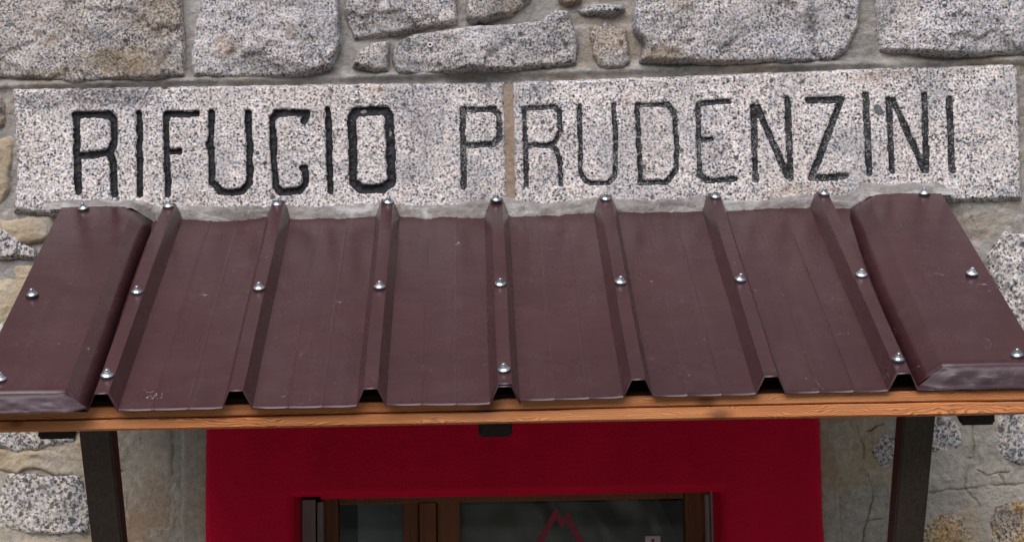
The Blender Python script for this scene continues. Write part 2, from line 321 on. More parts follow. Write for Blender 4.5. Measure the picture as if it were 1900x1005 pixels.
def red_paint():
    t = NT('crimson_wall_paint')
    n = t.noise(4, 4, 0.6).outputs[0]; f = t.noise(160, 3, 0.6).outputs[0]
    col = t.mix(t.ramp(n, [(0.3, 0.0), (0.7, 1.0)]), (0.54, 0.0012, 0.030), (0.62, 0.0016, 0.036))
    col = t.mix(t.ramp(t.noise(70, 2, 0.4, t.map(loc=(4, 4, 1))).outputs[0], [(0.80, 0.0), (0.83, 0.45)]), col, (0.5, 0.3, 0.28))
    col = t.mix(0.6, col, t.ramp(t.noise(9, 5, 0.65, t.map(scale=(1.0, 1.0, 0.35))).outputs[0], [(0.3, 0.82), (0.7, 1.16)]), 'MULTIPLY')
    col = t.mix(t.ramp(t.noise(18, 6, 0.75, dist=1.0).outputs[0], [(0.66, 0.0), (0.74, 0.18)]), col, (0.55, 0.12, 0.13))
    h = t.math('ADD', f, t.math('MULTIPLY', t.noise(26, 3).outputs[0], 1.5))
    return t.out(col, t.ramp(n, [(0.3, 0.42), (0.7, 0.62)]), t.bump(h, 0.0022, 0.9), Specular_IOR_Level=0.12)
M['red'] = red_paint()
t = NT('glass'); M['glass'] = t.out((0.9, 0.93, 0.92), 0.02, None, Transmission_Weight=1.0, IOR=1.3)
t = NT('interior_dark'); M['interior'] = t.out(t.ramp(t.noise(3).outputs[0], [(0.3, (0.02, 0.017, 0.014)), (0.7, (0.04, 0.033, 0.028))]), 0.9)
t = NT('blue_white_reflection'); M['curtain'] = t.out(t.ramp(t.noise(9, 3).outputs[0], [(0.3, (0.12, 0.15, 0.18)), (0.7, (0.24, 0.28, 0.31))]), 0.85)  # reflection of the left pane, put into a sheet's colour
t = NT('grey_film'); M['film'] = t.out(t.ramp(t.noise(7, 4, 0.6).outputs[0], [(0.3, (0.03, 0.032, 0.03)), (0.7, (0.085, 0.085, 0.07))]), 0.35)
t = NT('emblem_red'); M['emblem'] = t.out(t.ramp(t.noise(40).outputs[0], [(0.3, (0.20, 0.004, 0.026)), (0.7, (0.25, 0.006, 0.032))]), 0.4)
t = NT('notice_paper'); M['paper'] = t.out(t.ramp(t.noise(60).outputs[0], [(0.3, (0.55, 0.52, 0.55)), (0.7, (0.66, 0.63, 0.66))]), 0.7)
t = NT('stony_ground'); M['ground'] = t.out(t.mix(t.ramp(t.noise(0.6, 6, 0.6).outputs[0], [(0.45, 0.0), (0.58, 1.0)]), t.ramp(t.noise(25, 4).outputs[0], [(0.3, (0.25, 0.24, 0.225)), (0.7, (0.38, 0.365, 0.345))]), (0.07, 0.085, 0.035)), 0.95, t.bump(t.noise(30, 5).outputs[0], 0.02))

# ------------------------------------------------------------------ ground
g = mesh_np('ground', [(-900, -900, 0), (900, -900, 0), (900, 900, 0), (-900, 900, 0)], [(0, 1, 2, 3)])
obj('ground', g, M['ground'], kind='structure')

# unseen valley sides, added to block low sky and darken the door glass
t = NT('added_slopes'); M['added_hills'] = t.out(t.mix(t.ramp(t.noise(0.012, 6, 0.65).outputs[0], [(0.42, 0.0), (0.58, 1.0)]), (0.055, 0.07, 0.032), (0.16, 0.155, 0.15)), 0.95)
V = []; na, nr = 120, 14
for i in range(na):
    a = 2*math.pi*i/na
    for j in range(nr):
        f = j/(nr-1); r_ = 120+520*f
        hh = (f**1.25)*240*(1+0.35*float(fbm(np.array(math.cos(a)*2+5), np.array(math.sin(a)*2+f*1.5), 7, 4)))
        V.append((r_*math.cos(a), r_*math.sin(a), hh-1.0))
Q = [(i*nr+j, i*nr+j+1, ((i+1) % na)*nr+j+1, ((i+1) % na)*nr+j) for i in range(na) for j in range(nr-1)]
obj('added_hills', mesh_np('added_hills', V, Q), M['added_hills'], kind='structure')

# ------------------------------------------------------------------ wall
wall = obj('mountain_hut', None, label='granite rubble hut front with carved lettering over a crimson doorway', cat='building')
wall.location = (0, 0, 0)
DXL, DXR = W(544, 960, -0.012)[0], W(1342, 960, -0.012)[0]      # doorway
DZ = W(950, 914, -0.012)[1]
WX0, WX1, WZ1, WT = -3.2, 3.2, 5.4, 0.5
# solid body behind the stones
for nm, x, z in (('wall_core', (WX0, DXL-0.012), (0, DZ)), ('wall_core', (DXR+0.012, WX1), (0, DZ)), ('wall_core', (WX0, WX1), (DZ+0.012, WZ1))):
    obj(nm, box(nm, x, (0.032, WT), z, 0), M['mortar'], wall)

SLAB_L = WP([(22, 164), (500, 156), (938, 151), (940, 260), (944, 392), (500, 398), (96, 401), (24, 392), (30, 320), (26, 240)])
SLAB_R = WP([(949, 151), (1300, 138), (1600, 127), (1879, 117), (1890, 130), (1893, 240), (1898, 371), (1773, 376), (1500, 382), (953, 390), (952, 270)])

# ---- letters cut into the dressed slabs (centre lines of the strokes, in the photograph's pixels)
def arc(pts): return pts
LET = [
 ('R', 7.4, [[(142.5, 213.5), (143.5, 290), (145.5, 357)], [(142.5, 213.5), (203, 213), (212, 224), (214, 262), (205, 284), (143.5, 291)], [(203, 286), (210.5, 299), (212.8, 360)]]),
 ('I', 6.6, [[(258.7, 211.5), (260, 300), (260.2, 361)]]),
 ('F', 6.8, [[(309.5, 213.7), (309.5, 280), (312.5, 362)], [(309.5, 213.7), (366, 211.5)], [(311, 283), (332.5, 281.8)]]),
 ('U', 7.2, [[(392.5, 211), (391, 270), (394, 338), (410, 356), (430, 358), (450, 356), (464, 338), (463, 270), (461, 211)], [(388, 268), (393, 276)]]),
 ('G', 7.2, [[(565, 226), (569, 211), (514, 211), (505.5, 222), (511, 346), (521, 357), (555, 355), (567, 342), (567, 313), (561, 312)]]),
 ('I', 6.8, [[(609, 205), (611, 280), (613.7, 356)]]),
 ('O', 9.2, [[(662, 208), (653.5, 219), (655.5, 338), (672, 352), (711, 351), (727, 338), (722.6, 218), (715, 207), (662, 208)]]),
 ('P', 6.4, [[(858, 205), (860, 280), (860.7, 347)], [(858, 205), (917, 203.5), (926, 214), (926, 258), (914, 268.5), (860.5, 270.5)]]),
 ('R', 5.6, [[(973, 202), (975, 270), (977, 345)], [(973, 202), (1029, 199.5), (1038, 209), (1039, 243), (1031, 263), (1018, 271), (977, 270.5)], [(1020, 272), (1032, 280), (1040, 303), (1040, 342)]]),
 ('U', 5.2, [[(1075.5, 198), (1077.5, 318), (1087, 336), (1096, 341), (1129, 340), (1141, 326), (1143, 270), (1139, 196)]]),
 ('D', 5.6, [[(1182, 195), (1185, 270), (1188, 338)], [(1182, 195), (1239, 195), (1251.5, 211), (1255.5, 278), (1253.5, 318), (1236, 339), (1188, 339)]]),
 ('E', 5.8, [[(1352, 190), (1299, 193), (1295, 200), (1296, 262), (1297.5, 326), (1310, 336), (1364, 333)], [(1297, 262), (1320, 260)]]),
 ('N', 7.0, [[(1397, 200), (1399, 270), (1402, 333)], [(1405, 202), (1462, 329)], [(1460.5, 186), (1463, 260), (1466, 331)]]),
 ('Z', 7.0, [[(1499, 187.5), (1561, 185.5), (1504.5, 331), (1569, 327.5)]]),
 ('I', 7.4, [[(1605, 178), (1609, 250), (1612.5, 322)]]),
 ('N', 6.8, [[(1648, 186), (1651, 250), (1655.5, 317)], [(1657, 188), (1715, 317)], [(1714.5, 177), (1716, 250), (1718, 317)]]),
 ('I', 7.2, [[(1760, 184), (1763, 250), (1766, 316)]]),
]
SS = 0.002
def slab_relief(X, Z, poly, seed):
    wx = fbm(X*60, Z*60, seed)*0.0022; wz = fbm(X*60, Z*60, seed+5)*0.0022
    d = poly_sdf(X+wx, Z+wz, poly)
    e = np.clip((d+0.002)/0.014, 0, 1)
    p = -0.03 + 0.037*np.sqrt(1-(1-e)**2)
    p = p + 0.0016*fbm(X*5, Z*5, seed+1, 3) + 0.0011*fbm(X*60, Z*60, seed+2, 3) + 0.0012*np.minimum(0, fbm(X*28, Z*28, seed+3, 3)+0.1)*4
    return p, d
carve = []                                                      # (letter, half width in m, depth, segments)
pxm = (W(1000, 300)[0]-W(900, 300)[0])/100
for i, (ch, hw, strokes) in enumerate(LET):
    segs = []
    for s in strokes:
        q = WP(s); segs += list(zip(q[:-1], q[1:]))
    carve.append((ch, hw*pxm, 0.011 if i < 7 else 0.0055, segs))
def letter_dist(X, Z, segs):
    d = np.full(X.shape, 1e9)
    for a, b in segs: d = np.minimum(d, seg_dist(X, Z, a, b))
    return d
for si, (poly, lo, hi, lab) in enumerate(((SLAB_L, 0, 8, 'pale dressed granite slab carved RIFUGIO P in deep black letters'), (SLAB_R, 8, 17, 'pale dressed granite slab carved RUDENZINI in worn black letters'))):
    xs = [p[0] for p in poly]; zs = [p[1] for p in poly]
    X, Z = mkgrid(min(xs)-0.01, max(xs)+0.01, min(zs)-0.01, max(zs)+0.01, SS)
    P, d = slab_relief(X, Z, poly, 31+si*40)
    slab = None; items = []
    for k in range(lo, hi):
        ch, hw, dep, segs = carve[k]
        ax = [c for s in segs for c in (s[0][0], s[1][0])]; az = [c for s in segs for c in (s[0][1], s[1][1])]
        i0 = np.searchsorted(X[:, 0], min(ax)-0.03); i1 = np.searchsorted(X[:, 0], max(ax)+0.03)
        j0 = np.searchsorted(Z[0], min(az)-0.03); j1 = np.searchsorted(Z[0], max(az)+0.03)
        sx, sz = X[i0:i1, j0:j1], Z[i0:i1, j0:j1]
        rag = fbm(sx*85, sz*85, 300+k, 3)
        dl = letter_dist(sx+fbm(sx*40, sz*40, 200+k)*0.0022, sz+fbm(sx*40, sz*40, 250+k)*0.0022, segs)
        wdt = hw*(1+0.20*rag)
        q = np.clip(1-(dl/(wdt*1.08))**2, 0, 1)
        P[i0:i1, j0:j1] -= dep*q**0.75*(1+0.3*fbm(sx*110, sz*110, 400+k, 3))
        items.append((ch, k, i0, i1, j0, j1, dl < wdt*0.98))
    me = surface('carved_slab', X, Z, P, cellmask(d > -0.014))
    slab = obj('carved_slab', me, M['slab'], wall, label=lab)
    for ch, k, i0, i1, j0, j1, m in items:
        fm = m[:-1, :-1].astype(int)+m[1:, :-1]+m[:-1, 1:]+m[1:, 1:] >= 3
        me = surface('carved_letter', X[i0:i1, j0:j1], Z[i0:i1, j0:j1], P[i0:i1, j0:j1]+0.0006, fm)
        obj('carved_letter', me, M['ink'] if k < 7 else M['ink_worn'], slab)
    if si == 1:                                                  # dark mineral inclusion beside the last N
        cx, cz = W(1629, 205)
        q = np.hypot((X-cx)*1.15+(Z-cz)*0.35, Z-cz)+fbm(X*90, Z*90, 8)*0.003
        m = q < 0.0135
        obj('dark_inclusion', surface('dark_inclusion', X, Z, P+0.0006, cellmask(m)), None, slab)
        t = NT('dark_inclusion'); bpy.data.objects['dark_inclusion'].data.materials.append(t.out(t.ramp(t.noise(220).outputs[0], [(0.35, (0.06, 0.065, 0.07)), (0.7, (0.16, 0.165, 0.17))]), 0.8))

# ---- rubble stones
def stone(poly, mat, seed, prot=0.014, r=0.012, step=0.004, rough=1.0, facets=6, label=None, tilt=0.16, warp=0.003):
    rng = np.random.RandomState(seed)
    xs = [p[0] for p in poly]; zs = [p[1] for p in poly]
    X, Z = mkgrid(min(xs)-0.03, max(xs)+0.03, min(zs)-0.03, max(zs)+0.03, step)
    k = 1/0.05
    d = poly_sdf(X+fbm(X*k, Z*k, seed, 4)*warp*1.5, Z+fbm(X*k, Z*k, seed+9, 4)*warp*1.5, poly)
    e = np.clip((d+0.002)/r, 0, 1)
    cx, cz = sum(xs)/len(xs), sum(zs)/len(zs); sz = max(max(xs)-min(xs), max(zs)-min(zs))
    h = np.full(X.shape, prot*1.25)
    for _ in range(facets):                                      # hewn faces
        a = rng.uniform(0, 2*math.pi); off = rng.uniform(0.05, 0.36)*sz; s = rng.uniform(0.5, 2.2)*tilt
        h = np.minimum(h, prot + s*(off-((X-cx)*math.cos(a)+(Z-cz)*math.sin(a))))
    h = np.maximum(h, prot-0.013)
    for kk, am in ((6.0, 0.008), (12.0, 0.004)):                # spalled scarps
        q_ = fbm(X*kk, Z*kk*1.25, seed+50+int(kk), 4); h = h - rough*am*np.clip((q_-0.02)/0.07, 0, 1)
    h = h + rough*(0.009 + 0.007*fbm(X*11, Z*11, seed+2, 4) + 0.005*fbm(X*33, Z*33, seed+3, 4, 0.6) - 0.005*np.abs(fbm(X*17, Z*17, seed+4, 3)))
    p = -0.035 + (h+0.035)*np.sqrt(np.clip(1-(1-e)**2, 0, 1)) + rough*0.0012*fbm(X*90, Z*90, seed+6, 2)
    me = surface('stone', X, Z, p, cellmask(d > -0.012))
    return obj('stone', me, M[mat], wall, label=label)
PX = [  # outline in photograph pixels, material, relief
 ([(-60, -60), (338, -60), (340, 0), (346, 62), (343, 142), (290, 150), (199, 152), (135, 157), (72, 149), (-60, 142)], 'g_one', 0.026),
 ([(372, 0), (400, -60), (600, -60), (628, -10), (634, 80), (616, 128), (566, 144), (440, 147), (358, 142), (353, 98), (361, 46)], 'g_two', 0.026),
 ([(640, -60), (846, -60), (851, 44), (771, 58), (731, 67), (655, 75), (640, 34)], 'g_grey', 0.02),
 ([(864, -60), (1000, -60), (988, 2), (950, 29), (902, 43), (878, 45), (865, 36)], 'g_tan', 0.02),
 ([(1036, -40), (1080, -40), (1079, 7), (1050, 14), (1036, 4)], 'g_brown', 0.012),
 ([(1068, 19), (1096, 6), (1157, 8), (1163, 18), (1133, 31), (1078, 29)], 'g_grey', 0.012),
 ([(1094, -60), (1168, -60), (1166, -8), (1100, -6)], 'g_pale', 0.01),
 ([(730, 80), (767, 62), (860, 52), (950, 44), (998, 40), (1030, 19), (1056, 22), (1075, 80), (1072, 120), (1038, 124), (938, 134), (737, 142), (726, 112)], 'g_grey', 0.032),
 ([(666, 96), (688, 79), (723, 77), (722, 132), (695, 138), (654, 124)], 'g_tan', 0.020),
 ([(1092, 50), (1129, 37), (1165, 52), (1172, 116), (1157, 130), (1110, 130), (1096, 102)], 'g_tan', 0.016),
 ([(1176, 22), (1182, -60), (1596, -60), (1599, 0), (1594, 52), (1573, 92), (1550, 113), (1506, 118), (1300, 121), (1186, 116), (1193, 85), (1174, 56)], 'g_ten', 0.026),
 ([(1614, -60), (2060, -60), (2060, 100), (1837, 106), (1741, 106), (1634, 97), (1626, 60)], 'g_pale', 0.026),
 # left of the slab
 ([(-70, 160), (-2, 168), (10, 196), (9, 232), (-6, 244), (-70, 250)], 'g_brown', 0.006),
 ([(-80, 262), (6, 252), (25, 250), (27, 300), (16, 352), (-4, 384), (-80, 380)], 'tan_stone', 0.0),
 ([(-6, 404), (60, 401), (98, 402), (106, 424), (88, 450), (30, 453), (-4, 446)], 'tan_stone', 0.004),
 ([(-80, 420), (-4, 418), (40, 452), (70, 458), (60, 478), (-10, 482), (-80, 476)], 'g_coarse', 0.01),
 ([(-80, 488), (66, 482), (62, 556), (30, 640), (-80, 640)], 'tan_stone', 0.0),
 ([(-80, 600), (150, 590), (160, 700), (-80, 710)], 'g_coarse', 0.01),
 # right below the slab
 ([(1905, 130), (2060, 120), (2060, 300), (1908, 300)], 'g_tan', 0.0),
 ([(1834, 470), (1862, 432), (2060, 420), (2060, 610), (1880, 622), (1840, 560)], 'g_coarse', 0.004),
 # below the canopy, left
 ([(-80, 742), (138, 738), (150, 800), (138, 826), (60, 836), (-80, 832)], 'g_coarse', 0.004),
 ([(-80, 876), (40, 868), (110, 884), (152, 876), (176, 930), (168, 992), (90, 998), (20, 984), (-80, 992)], 'g_coarse', 0.004),
 ([(-80, 832), (150, 832), (156, 884), (60, 874), (-80, 880)], 'tan_stone', 0.006),
 ([(-80, 998), (130, 1006), (150, 1090), (-80, 1090)], 'tan_stone', 0.006),
 ([(228, 806), (262, 800), (268, 832), (246, 856), (226, 848)], 'g_coarse', -0.004),
 # below the canopy, right
 ([(1612, 838), (1622, 808), (1640, 794), (1690, 780), (1700, 850), (1690, 900), (1650, 890), (1628, 870)], 'g_coarse', 0.003),
 ([(1715, 762), (1775, 758), (1788, 790), (1787, 836), (1764, 870), (1722, 872)], 'g_coarse', 0.003),
 ([(1838, 800), (1850, 768), (1880, 752), (2060, 740), (2060, 850), (1880, 864), (1845, 850)], 'g_coarse', 0.003),
 ([(1690, 966), (1745, 944), (1806, 952), (1828, 984), (1822, 1060), (1690, 1070)], 'g_lichen', 0.003),
 ([(1830, 966), (1846, 938), (1880, 930), (2060, 920), (2060, 1070), (1835, 1070)], 'g_lichen', 0.003),
]
for i, (pp, mat, pr) in enumerate(PX):
    stone(WP(pp), mat, 500+i*31, warp=0.009 if pr < 0.0101 else 0.003, prot=pr*0.8 if pr > 0.015 else pr, rough=0.55 if mat == 'tan_stone' else (0.45 if pr < 0.011 else 0.9))

# rubble courses outside the photograph's field, coarser
rng = random.Random(5)
ix0, iz0 = W(-75, 900)[0], W(950, 1085)[1]
ix1, iz1 = W(2055, 200)[0], W(950, -55)[1]
z = 0.04; n = 0
while z < WZ1-0.1:
    ch = rng.uniform(0.17, 0.32); ch = min(ch, WZ1-z)
    if z < iz0 < z+ch+0.08: ch = iz0-z
    if z < iz1-0.001 and z+ch > iz1-0.06 and z+ch < iz1+0.2: ch = max(0.1, iz1-z)
    x = WX0+0.02
    while x < WX1-0.08:
        wd = min(rng.uniform(0.2, 0.62), WX1-x)
        zc = z+ch/2
        if iz0+0.001 < zc < iz1:                                # keep clear of the traced part
            if x < ix0 < x+wd: wd = ix0-x
            if ix0-0.01 <= x < ix1: x = ix1+0.01; continue
        elif zc <= iz0:
            a, b = DXL-0.26, DXR+0.26
            if x < a < x+wd: wd = a-x
            if a-0.01 <= x < b: x = b+0.01; continue
        if wd > 0.07:
            g_ = 0.011; c = lambda v: v+rng.uniform(-0.016, 0.010)
            poly = [(x+g_+rng.uniform(0, .02), z+g_), (x+wd*0.5, c(z+g_)), (x+wd-g_-rng.uniform(0, .02), z+g_), (x+wd-g_, z+ch*0.5), (x+wd-g_-rng.uniform(0, .03), z+ch-g_), (x+wd*0.45, z+ch-g_-rng.uniform(0, .015)), (x+g_+rng.uniform(0, .03), z+ch-g_), (x+g_, z+ch*0.4)]
            stone(poly, rng.choice(['g_grey', 'g_pale', 'g_tan', 'g_coarse']), 4000+n*13, prot=rng.uniform(0.008, 0.022), step=0.02, rough=1.0)
            n += 1
        x += wd
    z += ch

# ---- mortar between the traced stones, smeared flush low down, cracked
CR = [([(1580, 765), (1588, 800), (1604, 828), (1600, 850)], 2.0), ([(1604, 800), (1640, 786)], 1.6), ([(1612, 880), (1620, 925), (1610, 960), (1600, 1005)], 1.6), ([(1600, 965), (1640, 960)], 1.6),
      ([(1805, 785), (1806, 850), (1795, 853), (1792, 905), (1808, 925), (1820, 948)], 2.2), ([(1725, 912), (1800, 905), (1900, 896)], 2.6), ([(1815, 874), (1832, 880), (1850, 876), (1872, 874)], 1.2), ([(1852, 880), (1868, 900)], 1.5),
      ([(1808, 378), (1806, 410)], 1.5), ([(0, 850), (70, 848), (148, 856)], 2.0), ([(0, 868), (80, 866), (150, 884)], 1.6),
      ([(222, 870), (250, 880), (236, 930), (262, 990)], 2.0), ([(262, 800), (270, 860), (262, 880)], 1.6), ([(10, 480), (60, 476)], 1.5)]
sx0 = W(380, 700)[0]; sx1 = W(1524, 640)[0]; zlow = W(950, 735)[1]
for x0, x1, z0, z1, st in ((ix0-0.05, ix1+0.05, zlow, iz1+0.04, 0.004), (ix0-0.05, sx0+0.03, iz0-0.03, zlow, 0.002), (sx1-0.03, ix1+0.05, iz0-0.03, zlow, 0.002)):
    X, Z = mkgrid(x0, x1, z0, z1, st)
    low = np.clip((W(950, 640)[1]-Z)/0.12, 0, 1)                 # below the canopy the pointing is smeared over the stones
    P = -0.010 + 0.009*low + 0.006*fbm(X*7, Z*7, 71, 4) + 0.0038*fbm(X*26, Z*30, 72, 4) + 0.0018*fbm(X*80, Z*80, 73, 3)
    zt = np.interp(X, [W(22, 164)[0], W(1880, 117)[0]], [W(22, 164)[1], W(1880, 117)[1]])
    P += 0.014*np.exp(-((Z-zt-0.008)/0.010)**2)*(1+0.6*fbm(X*9, Z*9, 75, 3))  # pointing ledge along the slabs' top
    for pts, hw in CR:
        q = WP(pts); dd = letter_dist(X+fbm(X*45, Z*45, 81)*0.006, Z+fbm(X*45, Z*45, 82)*0.006, list(zip(q[:-1], q[1:])))
        P -= (0.007 if st < 0.003 else 0.01)*np.exp(-(dd/(hw*pxm*(0.75 if st < 0.003 else 1)))**2)*np.clip(0.8+fbm(X*20, Z*20, 83), 0.1, 1.3)
    keep = ~((X > sx0+0.035) & (X < sx1-0.035) & (Z < W(950, 660)[1]))
    obj('mortar', surface('mortar', X, Z, P, cellmask(keep)), M['mortar' if st > 0.003 else 'mortar_low'], wall)
# brown joint between the two slabs
jx = W(946, 270)[0]; X, Z = mkgrid(jx-0.012, jx+0.014, W(946, 388)[1], W(946, 156)[1], 0.002)
obj('joint_mortar', surface('joint_mortar', X, Z, 0.0005+0.003*fbm(X*50, Z*50, 5, 4)-((X-jx)/0.012)**2*0.002, cellmask(np.ones(X.shape, bool))), M['joint'], wall)

# ---- plaster margins and the crimson surround of the doorway
ztop = W(950, 655)[1]
def band(poly, mat, name, seed, prot, r=0.004, label=None, step=0.005):
    xs = [p[0] for p in poly]; zs = [p[1] for p in poly]
    X, Z = mkgrid(min(xs)-0.012, max(xs)+0.012, min(zs)-0.012, max(zs)+0.012, step)
    d = poly_sdf(X+fbm(X*25, Z*25, seed)*0.004, Z+fbm(X*25, Z*25, seed+1)*0.003, poly)
    e = np.clip((d+0.004)/r, 0, 1)
    p = -0.03+(prot+0.03)*np.sqrt(1-(1-e)**2)+0.0016*fbm(X*8, Z*8, seed+2, 4)+0.0008*fbm(X*45, Z*45, seed+3, 3)
    return obj(name, surface(name, X, Z, p, cellmask(d > -0.010)), M[mat], wall, label=label)
band([(W(331, 800)[0], 0.0), W(336, 655), W(392, 655), (W(392, 800)[0], 0.0)], 'plaster', 'plaster_margin', 610, 0.004, 0.010)
band([(W(1510, 800)[0], 0.0), W(1510, 655), W(1549, 655), (W(1559, 900)[0], 0.0)], 'plaster', 'plaster_margin', 640, 0.004, 0.010)
# smeared render between margins and stones
band([(W(220, 800)[0], 0.9), W(222, 700), W(325, 700), (W(324, 800)[0], 0.9)], 'plaster', 'render_patch', 660, -0.001, 0.02)
sa, sb = W(380, 800, -0.012)[0], W(1524, 800, -0.012)[0]; sc_ = W(1531, 1005, -0.012)[0]; sd_ = W(378, 1005, -0.012)[0]
rz = 0.0
X, Z = mkgrid(min(sa, sd_)-0.02, max(sb, sc_)+0.02, rz, ztop, 0.006)
kz = (W(950, 785, -0.012)[1]-Z)/(W(950, 785, -0.012)[1]-W(950, 1005, -0.012)[1])
xl = sa+(sd_-sa)*np.clip(kz, 0, 1.5); xr = sb+(sc_-sb)*np.clip(kz, 0, 1.5)
wob = fbm(X*30, Z*30, 91, 4)*0.004
dout = np.minimum(X-xl+wob*0.5, xr-X+wob)
din = np.maximum(np.maximum(DXL-X, X-DXR), Z-DZ) + fbm(X*12, Z*12, 92, 3)*0.0012     # distance to the opening
p = 0.013 + 0.0012*fbm(X*5, Z*5, 93, 4) + 0.0006*fbm(X*40, Z*40, 94, 3)
p = np.where(dout < 0.008, -0.03+(p+0.03)*np.sqrt(np.clip(1-(1-np.clip((dout+0.002)/0.010, 0, 1))**2, 0, 1)), p)
rr = 0.014; ei = np.clip(din/rr, 0, 1)
p = p - (rr)*(1-np.sqrt(np.clip(1-(1-ei)**2, 0, 1)))
obj('painted_surround', surface('painted_surround', X, Z, p, cellmask((dout > -0.006) & (din > -0.006))), M['red'], wall, label='crimson painted plaster surround of the doorway')
# reveals of the opening
obj('reveal', box('reveal', (DXL-0.03, DXL), (0.004, 0.47), (0, DZ+0.03), 0.004), M['red'], wall)
obj('reveal', box('reveal', (DXR, DXR+0.03), (0.004, 0.47), (0, DZ+0.03), 0.004), M['red'], wall)
obj('reveal', box('reveal', (DXL-0.001, DXR+0.001), (0.004, 0.47), (DZ, DZ+0.03), 0.004), M['red'], wall)
# small drill plug ring in the long stone
ring = lathe('drill_ring', [(0.0030, 0), (0.0030, 0.004), (0.0058, 0.004), (0.0058, -0.02)], 14)
rx, rz_ = W(798, 84, -0.02); ro = obj('drill_ring', ring, M['paper'], wall); ro.matrix_world = Matrix.Translation((rx, -0.022, rz_)) @ Matrix.Rotation(R(90), 4, 'X')

# ------------------------------------------------------------------ canopy
can = obj('entrance_canopy', None, label='brown ribbed metal canopy on timber struts over the entrance', cat='canopy')
SL = R(28.5); RH = 0.036
p0 = CAM + ray(923, 363)*((0.0-CAM.y)/ray(923, 363).y)           # crest of the middle rib at the wall
T = Vector((0, -math.cos(SL), -math.sin(SL))); N = Vector((0, -math.sin(SL), math.cos(SL)))
O = Vector((0, 0, p0.z)) - N*RH; O.y = 0; O.z = p0.z - RH/math.cos(SL)
L = 1.013
def RP(a, t_, h): return O + Vector((a, 0, 0)) + T*t_ + N*h
def onroof(u, v, h):
    d = ray(u, v); o = O+N*h; k = (o-CAM).dot(N)/d.dot(N); p = CAM+d*k
    return p.x, (p-o).dot(T)
XM = onroof(925, 450, RH)[0]
RIB = [XM+(k-3)*0.2490 for k in range(7)]
def profile(a0, a1, ribs):
    pts = [(a0, 0.0)]
    for r_ in ribs:
        pts += [(r_-0.0275, 0.0), (r_-0.0125, RH), (r_+0.0125, RH), (r_+0.0275, 0.0)]
        for f in (1/3, 2/3):
            c = r_+0.0275+f*(0.249-0.055)
            if c < a1-0.02: pts += [(c-0.0035, 0.0), (c-0.0008, 0.0013), (c+0.0008, 0.0013), (c+0.0035, 0.0)]
    pts = [p_ for p_ in pts if a0 <= p_[0] < a1]+[(a1, 0.0)]
    out = []
    for (xa, ha), (xb, hb) in zip(pts[:-1], pts[1:]):            # subdivide the wide pans
        k = max(1, int((xb-xa)/0.025))
        out += [(xa+(xb-xa)*i/k, ha+(hb-ha)*i/k) for i in range(k)]
    return out+[pts[-1]]
def make_sheet(a0, a1, ribs, lift, seed, tend):
    pr = profile(a0, a1, ribs); ts = np.linspace(0.0, 1.0, 60)
    A = np.array([q[0] for q in pr])[:, None]; H = np.array([q[1] for q in pr])[:, None]
    end = tend - 0.020 - 0.020*np.clip(A, 0, 1) + 0.004*fbm(A*4, A*0, seed) ; Tt = ts[None, :]*end
    AA = A+0*Tt + 0.0012*fbm(A*3, Tt*3, seed+4, 2)
    HH = H + lift + 0.0011*fbm(A*6, Tt*3, seed+1, 3)*(1+0*A) + 0.006*np.clip(1-Tt/0.3, 0, 1)**2*fbm(A*13, Tt*3, seed+2, 2)
    V = np.array([RP(a, t_, h) for a, t_, h in zip(AA.ravel(), Tt.ravel(), HH.ravel())])
    q = grid_faces(len(pr), len(ts))[:, ::-1]
    me = mesh_np('roof_sheet', V, q, sharp=18)
    o = obj('roof_sheet', me, M['sheet'], can)
    m = o.modifiers.new('thickness', 'SOLIDIFY'); m.thickness = 0.0012; m.offset = 0
    return o
make_sheet(RIB[0]-0.085, RIB[3]+0.030, RIB[0:4], 0.0, 11, L)
make_sheet(RIB[3]-0.0275, RIB[6]+0.11, RIB[3:7], 0.003, 12, L-0.004)
